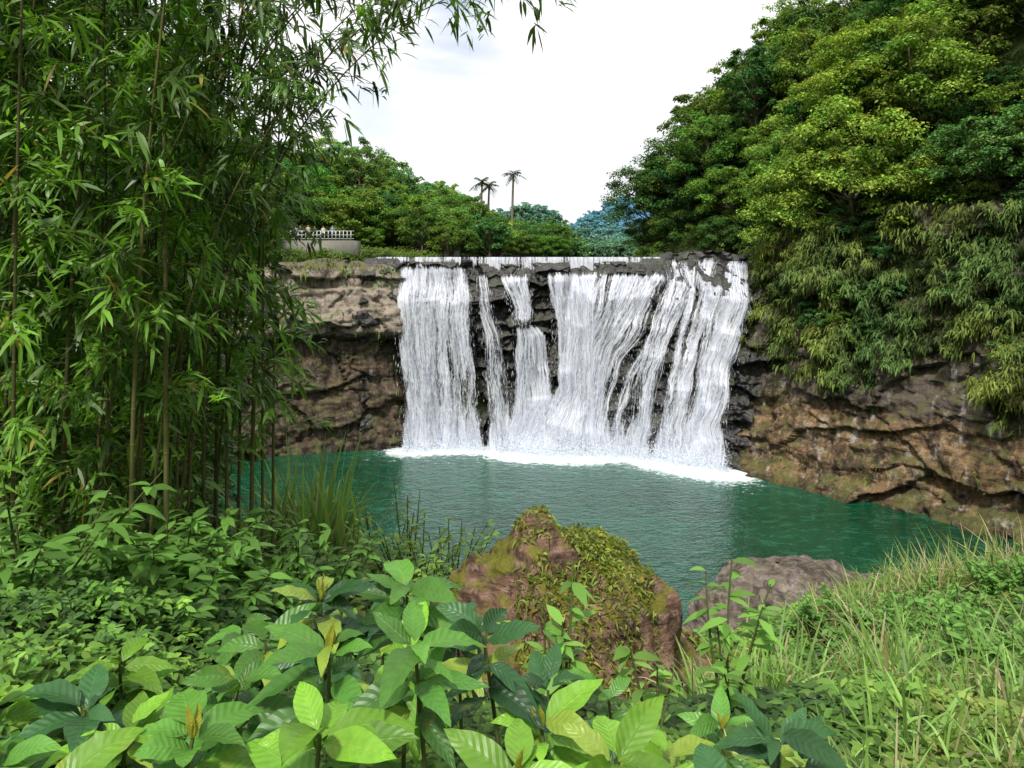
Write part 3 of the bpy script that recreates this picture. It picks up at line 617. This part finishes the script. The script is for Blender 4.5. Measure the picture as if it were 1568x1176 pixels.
# ---------------------------------------------------------------- ground cover
mb=MB()
def cover(n,xa,xb,ya,yb,leaf,mound,cols,dens=None,k=5):
    x=rng.uniform(xa,xb,n);y=rng.uniform(ya,yb,n);ok=np.abs(x)<y*.78+1.
    if dens is not None: ok&=rng.random(n)<dens(x,y)
    x=x[ok];y=y[ok];n=len(x)
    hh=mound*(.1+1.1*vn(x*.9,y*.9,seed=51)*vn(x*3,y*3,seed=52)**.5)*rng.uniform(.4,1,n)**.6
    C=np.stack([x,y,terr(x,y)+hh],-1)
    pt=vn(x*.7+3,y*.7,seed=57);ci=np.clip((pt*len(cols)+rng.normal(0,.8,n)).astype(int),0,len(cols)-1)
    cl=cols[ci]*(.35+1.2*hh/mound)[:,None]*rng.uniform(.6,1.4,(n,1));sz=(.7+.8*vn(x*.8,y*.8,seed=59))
    for j in range(k):
        an=rng.uniform(0,6.28,n);Dd=nrm(np.stack([np.cos(an),np.sin(an)-.15,rng.uniform(-.3,.6,n)],-1))
        N=nrm(np.stack([0*x,-.25+0*x,1+0*x],-1)+rv(n)*.4)
        L=leaf*sz*rng.uniform(.5,1.3,n)
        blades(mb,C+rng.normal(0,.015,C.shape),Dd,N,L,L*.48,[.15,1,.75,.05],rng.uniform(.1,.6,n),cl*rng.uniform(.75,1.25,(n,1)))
GC=np.array([(.06,.13,.03),(.09,.19,.03),(.13,.25,.04),(.18,.31,.045),(.23,.29,.06)])
notch=lambda x,y:1-.92*np.exp(-((x-.9)/1.45)**4-((y-6.6)/1.2)**4)
cover(15000,-5,5,1.6,5.5,.06,.35,GC)
cover(30000,-9,10,5,14.5,.07,.4,GC,notch)
cover(8000,-14,15,13,22,.16,.6,GC)
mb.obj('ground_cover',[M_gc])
# ---------------------------------------------------------------- grasses
def grass(name,n,cx,cy,r,L,W,col,lean=.55,dr=.7,straw=.15):
    mb=MB();cx=np.asarray(cx);cy=np.asarray(cy);k=rng.integers(0,len(cx),n)
    x=cx[k]+rng.normal(0,r,n);y=cy[k]+rng.normal(0,r,n)
    an=rng.uniform(0,6.28,n);le=rng.uniform(.1,lean,n);Dd=nrm(np.stack([np.cos(an)*le,np.sin(an)*le,1+0*x],-1))
    N=nrm(np.stack([np.cos(an),np.sin(an),.3+0*x],-1)+rv(n)*.5);cc=np.array(col)*rng.uniform(.5,1.5,(n,1));cc=np.where(rng.random((n,1))<straw,np.array([[.45,.38,.22]])*rng.uniform(.6,1.2,(n,1)),cc)
    l=L*rng.uniform(.45,1.2,n)*(.6+.6*vn(x*1.2,y*1.2,seed=71));blades(mb,np.stack([x,y,terr(x,y)-.03],-1),Dd,N,l,W*rng.uniform(.6,1.3,n),[.7,1,.95,.8,.5,.06],rng.uniform(.15,dr,n),cc);return mb.obj(name,[M_grass])
nc=40;grass('tall_grass',6000,rng.uniform(4.2,9.5,nc),rng.uniform(8,12.5,nc),.19,1.05,.019,(.20,.31,.07),.85,.95,.35)
nc=24;grass('tall_grass',2500,rng.uniform(1.5,4.6,nc),rng.uniform(3.6,6.6,nc),.15,.9,.018,(.22,.37,.09),.8,.95,.18)
nc=14;grass('tall_grass',700,rng.uniform(.95,2.6,nc),rng.uniform(2.4,3.6,nc),.1,.6,.012,(.24,.40,.1),.75,.95,.12)
grass('silver_grass',560,[-3.2,-2.8,-3.5,-2.5],[10.3,10.8,11,10],.2,2.1,.045,(.2,.34,.09),.5,.7,.08)
grass('tall_grass',1800,rng.uniform(-2.2,-.4,12),rng.uniform(8.0,10.4,12),.2,.6,.014,(.22,.3,.09),.6,.7,.35)
# ---------------------------------------------------------------- small shrubs
def shrub(name,x,y,h,nst,leaf,col,spread=.4,lpn=26,z=None):
    mb=MB();z=float(terr(x,y)) if z is None else z
    for k in range(nst):
        d=rv(1)[0];d[2]=abs(d[2])*.5+1.2;d=d/np.linalg.norm(d);d[0]*=spread*2;d[1]*=spread*2
        t=np.linspace(0,1,8)[:,None];L=h*rng.uniform(.55,1.1);Q=np.array([x,y,z])+d*L*t+np.array([rng.normal(0,.08),rng.normal(0,.08),0])*t**2
        tube(mb,Q,np.linspace(.009,.003,8)*(1+h*.4),5,(1,1,1),1)
        n=lpn;tt=rng.uniform(.25,1.,n);P=np.stack([np.interp(tt,t[:,0],Q[:,i]) for i in range(3)],-1)
        an=rng.uniform(0,6.28,n);Dd=nrm(np.stack([np.cos(an),np.sin(an),rng.uniform(-.1,.7,n)],-1));N=nrm(np.array([0,-.2,1])+rv(n)*.4)
        l=leaf*rng.uniform(.6,1.25,n);blades(mb,P,Dd,N,l,l*.36,[.1,.8,1,.6,.05],rng.uniform(.2,.6,n),np.array(col)*rng.uniform(.6,1.5,(n,1)))
    return mb.obj(name,[M_gc,M_stem])
for x,y,h in [(-1.1,8.8,1.3),(-.9,8.6,1.1),(-1.5,9.2,1.1),(-1.9,8.5,.9),(-1.1,7.9,.8),(-1.4,10,1.9),(-.8,9.4,1.6),(-.85,7.2,.7),(-1.0,9.6,1.5),(-1.7,10,1.3)]: shrub('wild_shrub',x,y,h,11,.12,(.20,.34,.06),.4,30)
for i in range(34): 
    x=rng.uniform(2.2,7.5);y=rng.uniform(4.5,10.5)
    shrub('wild_shrub',x,y,rng.uniform(.3,.65),12,.10,(.13,.28,.05),.55,34)
for i in range(12):
    x=rng.uniform(-4,-1.);y=rng.uniform(4.4,8);shrub('wild_shrub',x,y,rng.uniform(.35,.6),10,.11,(.12,.25,.045),.55,30)
# ---------------------------------------------------------------- broad-leaved foreground plants
def bigleaves(mb,P,Dd,N,L,W,droop,fold,col):
    nt_,na=11,7;t=np.linspace(0,1,nt_);a=np.linspace(-1,1,na);prof=np.sin(np.pi*np.clip(t,0,1)**.82)**.85*(1-.25*t);prof[0]=.03;prof[-1]=.01
    for i in range(len(P)):
        S=nrm(np.cross(Dd[i],N[i]));Nn=np.cross(S,Dd[i])
        T,Aa=np.meshgrid(t,a,indexing='ij');w=prof[:,None]*W[i]*.5
        wav=.02*np.sin(T*rng.uniform(12,24)+i)*np.abs(Aa)*L[i]
        V=P[i]+Dd[i]*(L[i]*T)[...,None]+S*(Aa*w+rng.normal(0,.06)*L[i]*T**2)[...,None]+Nn*(fold[i]*np.abs(Aa)*w+wav)[...,None]
        V[...,2]-=droop[i]*L[i]*T**2
        c=col[i]*(.85+.3*T[...,None])
        mb.add(V.reshape(-1,3),gridfaces(nt_,na),c.reshape(-1,3),0,np.stack([Aa,T,0*T],-1).reshape(-1,3))
def broadplant(x,y,ztop,leaf,nl,col,levels=3,young=True):
    mb=MB();z=float(terr(x,y));z=min(z,ztop-.15)-.05
    t=np.linspace(0,1,8)[:,None];lean=rng.normal(0,.08,2);Q=np.array([x-lean[0],y-lean[1],z])+np.array([lean[0],lean[1],ztop-z])*t
    tube(mb,Q,np.linspace(.010,.006,8),7,(1,1,1),1)
    for lv in range(levels):
        n=nl;zt=ztop-lv*.085;an=rng.uniform(0,6.28)+np.arange(n)*6.28/n+rng.normal(0,.3,n)
        up=rng.uniform(.05,.85,n)-(lv*.25);Dd=nrm(np.stack([np.cos(an),np.sin(an),up],-1));L=leaf*rng.uniform(.5,1.15,n)
        N=nrm(np.array([0,-.4,1.])+rv(n)*.4);P=np.tile([x,y,zt],(n,1))+Dd*.02+np.stack([0*an,0*an,rng.uniform(-.05,.03,n)],-1)
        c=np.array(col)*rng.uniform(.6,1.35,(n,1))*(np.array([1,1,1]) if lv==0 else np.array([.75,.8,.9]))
        c=np.where(rng.random((n,1))<.10,np.array([[.28,.40,.05]]),c)
        bigleaves(mb,P,Dd,N,L,L*rng.uniform(.36,.48,n),rng.uniform(.1,.6,n),rng.uniform(.05,.4,n),c)
    if young:
        n=2;Dd=nrm(rv(n)*.35+np.array([0,0,1.]));bigleaves(mb,np.tile([x,y,ztop],(n,1)),Dd,ortho(Dd),np.full(n,leaf*.4),np.full(n,leaf*.12),np.zeros(n),np.full(n,.8),np.array([[.36,.36,.05]]*n))
    return mb.obj('broadleaf_plant',[M_big,M_stem],True)
BR=(.20,.42,.035);MD=(.11,.28,.04);DK=(.045,.135,.04)
BP=[(-1.28,2.05,18.52,.27,6,BR),(-.95,2.2,18.58,.25,6,MD),(-.52,2.0,18.72,.28,6,BR),(-.30,2.3,18.78,.24,6,MD),(.02,2.0,18.6,.26,6,BR),(.3,2.15,18.55,.25,6,BR),(-.1,2.6,18.68,.24,6,DK),
(-.78,3.0,18.62,.27,7,DK),(-.45,3.2,18.58,.27,7,MD),(-1.1,3.3,18.3,.27,6,MD),(-.25,3.4,18.3,.24,7,DK),(.15,3.1,18.2,.22,6,DK),(-1.5,3.0,18.1,.26,6,MD),(-.62,2.5,18.68,.26,6,MD),
(.62,2.2,18.36,.22,6,DK),(.9,2.5,18.38,.22,6,DK),(.85,3.0,18.1,.2,6,MD),(.38,2.9,18.28,.2,6,MD),(-1.75,2.4,18.4,.26,6,DK),(-1.45,2.0,18.35,.27,6,BR),(-.85,1.9,18.45,.25,6,MD),(1.15,2.3,18.15,.18,6,MD),
(-.68,4.0,18.2,.24,7,DK),(-.4,4.2,17.8,.22,6,MD),(-1.1,4.2,18.0,.25,6,DK),(-.15,1.85,18.46,.22,6,MD),(.5,1.9,18.4,.22,6,MD),
(-.3,1.8,18.5,.21,6,BR),(.12,1.75,18.45,.2,6,DK),(-1.1,1.8,18.42,.24,6,DK),(-.7,2.25,18.5,.24,6,BR),(.75,1.9,18.38,.2,6,DK),(-1.0,2.7,18.45,.26,6,MD),(-1.3,2.5,18.42,.26,6,BR),(.1,2.5,18.42,.24,6,BR),(.55,2.6,18.25,.22,6,BR),(-.4,2.8,18.5,.26,6,BR),
(-1.6,2.3,18.45,.27,6,MD),(-1.9,2.7,18.4,.26,6,BR),(-1.5,2.6,18.42,.26,6,DK),(-2.1,3.1,18.25,.26,6,MD),(-1.75,3.3,18.2,.25,6,BR),(-1.35,3.7,18.15,.25,6,MD),(.95,2.1,18.3,.2,6,MD),(1.05,2.7,18.15,.2,6,DK)]
for q,b in enumerate(BP): broadplant(*b,young=q%3==1)
shrub('leafy_sapling',.25,4.2,1.2,5,.17,(.15,.31,.05),.18,16);shrub('leafy_sapling',1.3,4.4,1.0,6,.15,(.15,.31,.05),.25,18);shrub('leafy_sapling',.75,3.9,.8,3,.15,(.17,.33,.05),.2,12)
# ---------------------------------------------------------------- bamboo
def bamboo(name,canes,leafL=.18,br=2,start=1.0,colr=(.12,.25,.026),sprays=5,seed=0,droop=.55):
    mb=MB();LP=[];LD=[];LS=[]
    for (x,y,h,lx,ly,rad) in canes:
        z=float(terr(x,y))-.1;t=np.linspace(0,1,26);k=t**2.3
        Q=np.stack([x+lx*k,y+ly*k,z+h*t-.14*h*t**5*(abs(lx)>1.1)*1.6],-1)
        tube(mb,Q,rad*(1-.75*t),7,np.array([1,1.,.9])*rng.uniform(.5,1.4),1)
        for s in np.arange(.3,h*.9,.27):
            u=s/h;c=np.array([np.interp(u,t,Q[:,i]) for i in range(3)]);r0=rad*(1-.75*u)
            tube(mb,np.array([c-[0,0,.006],c,c+[0,0,.006]]),[r0*1.02,r0*1.3,r0*1.02],7,(1.5,1.5,1.3),1)
        for s in np.arange(start+rng.uniform(0,.25),h*.99,.26):
            u=s/h;c=np.array([np.interp(u,t,Q[:,i]) for i in range(3)])
            for b in range(rng.integers(1,br+1)):
                an=rng.uniform(0,6.28);bl=rng.uniform(.35,.95)*(1-.4*u)
                d=nrm(np.array([math.cos(an),math.sin(an),rng.uniform(.1,.9)]));tt=np.linspace(0,1,6)[:,None]
                B=c+d*bl*tt;B[:,2]-=droop*bl*tt[:,0]**2;tube(mb,B,np.linspace(.005,.002,6),3,(1,1.1,.8),1)
                brt=rng.uniform(.35,1.7)
                for w in np.linspace(.3,1,sprays):
                    p=np.array([np.interp(w,tt[:,0],B[:,i]) for i in range(3)])+rng.normal(0,.03,3)
                    sd=nrm(d+rv(1)[0]*.8);m_=rng.integers(4,8)
                    LP.append(np.tile(p,(m_,1))+rng.normal(0,.02,(m_,3)));LD.append(nrm(sd*.8+rv(m_)*.75+np.array([0,0,-.22])));LS.append(np.full(m_,brt*rng.uniform(.7,1.3)))
    P=np.concatenate(LP);Dd=np.concatenate(LD);sh=np.concatenate(LS)[:,None];n=len(P);N=nrm(np.array([0,-.35,1])+rv(n)*.6)
    L=leafL*rng.uniform(.6,1.25,n);cc=np.array(colr)*sh*rng.uniform(.7,1.3,(n,1));cc=np.where(rng.random((n,1))<.015,np.array([[.35,.27,.06]]),cc)
    blades(mb,P,Dd,N,L,L*.165,[.25,1,.85,.05],rng.uniform(.1,.6,n),cc);print(name,n)
    return mb.obj(name,[M_bam,M_cane])
cn=[]
for u,y in [(20,5.2),(60,6.5),(95,5.8),(150,7),(200,5.6),(215,6.2),(240,7.5),(290,7.2),(312,7.),(330,7.6),(347,7.2),(365,8.),(385,7.5),(402,7.8),(418,8.2),(120,8),(180,8.2),(5,6.2),(255,6.),(270,6.6),(225,8.2),(165,6),(130,6.4)]:
    cn.append(((u-784)*y/1132,y,rng.uniform(6.5,8.5),rng.uniform(-.2,.7),rng.uniform(-.3,.3),rng.uniform(.014,.026)))
bamboo('bamboo',[c for c in cn if c[0]<-3.1],start=.6,leafL=.19)
bamboo('bamboo',[c for c in cn if c[0]>=-3.1],start=1.8,br=2,sprays=5)
cn=[(-.60*y-rng.uniform(0,1.6),y,rng.uniform(7,9),rng.uniform(-.2,.6),rng.uniform(-.4,.4),.02) for y in rng.uniform(6.2,9.5,26)]
bamboo('bamboo',cn,.21,start=.3,br=2,colr=(.09,.20,.024),sprays=5)
cn=[(-.40*y-rng.uniform(0,3.8),y,rng.uniform(8,11),rng.uniform(-.3,.6),rng.uniform(-.4,.4),.022) for y in rng.uniform(10,14,30)]
bamboo('bamboo',cn,.28,start=.3,br=2,colr=(.07,.15,.022),sprays=5)
cn=[(-3.2,6.2,7.0,2.5,-.4,.014),(-3.0,6.8,7.2,2.4,-.6,.014),(-3.3,5.9,6.6,2.1,-.2,.013),(-2.9,7.2,7.6,2.3,-.5,.014),(-3.4,6.,7.2,1.6,.2,.014),(-3.1,6.6,6.4,1.5,0,.013),(-3.3,6.3,7.4,3.,-.3,.013),(-3.0,6.1,6.6,3.0,-.5,.013),(-2.9,6.4,6.9,3.2,-.4,.013)]
bamboo('bamboo',cn,.16,start=3.6,br=2,colr=(.09,.18,.03),sprays=4)
for i in range(30):
    x=rng.uniform(-6,-1.6);y=rng.uniform(4.4,8.5)
    if x<-y*.75: continue
    shrub('undergrowth_shrub',x,y,rng.uniform(.5,1.1),9,.17,(.11,.24,.04),.5,24)
for i,(x,cl) in enumerate([(-25.2,(.5,.08,.07)),(-24.3,(.6,.6,.58)),(-23.7,(.08,.1,.2)),(-22.9,(.6,.4,.4)),(-22.1,(.04,.04,.05)),(-21.2,(.65,.62,.5)),(-20.1,(.15,.3,.5))]):
    person(x,82.8+.25*(i%2),22.3,1.58+.05*(i%4),simple('shirt',cl),.3*math.sin(i*2.),i%2)
# ---------------------------------------------------------------- camera, light, sky
cd=D2.cameras.new('camera');cam=D2.objects.new('camera',cd);scene.collection.objects.link(cam);scene.camera=cam
cam.location=(0,0,20);cam.rotation_euler=(math.radians(90),0,0);cd.lens=26;cd.sensor_width=36;cd.shift_y=-.12;cd.clip_start=.05;cd.clip_end=6000
sd=Vector((-.25,-.62,.95)).normalized()
L=D2.lights.new('sun','SUN');L.energy=4.3;L.angle=math.radians(6);L.color=(1,.96,.89)
so=D2.objects.new('sun',L);scene.collection.objects.link(so);so.rotation_euler=sd.to_track_quat('Z','Y').to_euler();so.location=(0,0,80)
w=D2.worlds.new('World');scene.world=w;w.use_nodes=True;nt=w.node_tree;nt.nodes.clear();g=G(nt)
sky=g.node('ShaderNodeTexSky');sky.sky_type='NISHITA';sky.sun_disc=False;sky.sun_elevation=math.asin(sd.z);sky.sun_rotation=math.atan2(sd.x,sd.y)
dr=g.node('ShaderNodeTexCoord').outputs['Generated']
nn=g.noise(g.mapv(dr,(1,1,2.2)),2.2,5,.6,.4)
def hole(v,a,b,mn,am):
    dp=g.node('ShaderNodeVectorMath',operation='DISTANCE');g.put(dp.inputs[0],dr);dp.inputs[1].default_value=Vector(v).normalized()
    return g.rng(g.math('ADD',dp.outputs['Value'],g.math('MULTIPLY',g.math('SUBTRACT',nn,.5),am)),a,b,mn,1,True)
cf=g.math('MULTIPLY',hole((-.08,1,.37),.01,.15,.1,.3),hole((-.20,1,.19),.01,.10,.6,.25))
cc=g.mix(g.rng(nn,.3,.62),(9.2,9.45,9.8),(12.0,12.0,12.1))
c=g.mix(cf,g.mix(1,sky.outputs[0],(1.5,1.5,1.5),'MULTIPLY'),cc)
bg=g.node('ShaderNodeBackground');g.put(bg.inputs[0],c);bg.inputs[1].default_value=.105
wo=g.node('ShaderNodeOutputWorld');g.l.new(bg.outputs[0],wo.inputs[0])
scene.view_settings.view_transform='Standard';scene.view_settings.look='None';scene.view_settings.exposure=0
print('objs',len(D2.objects),time.time()-T0)
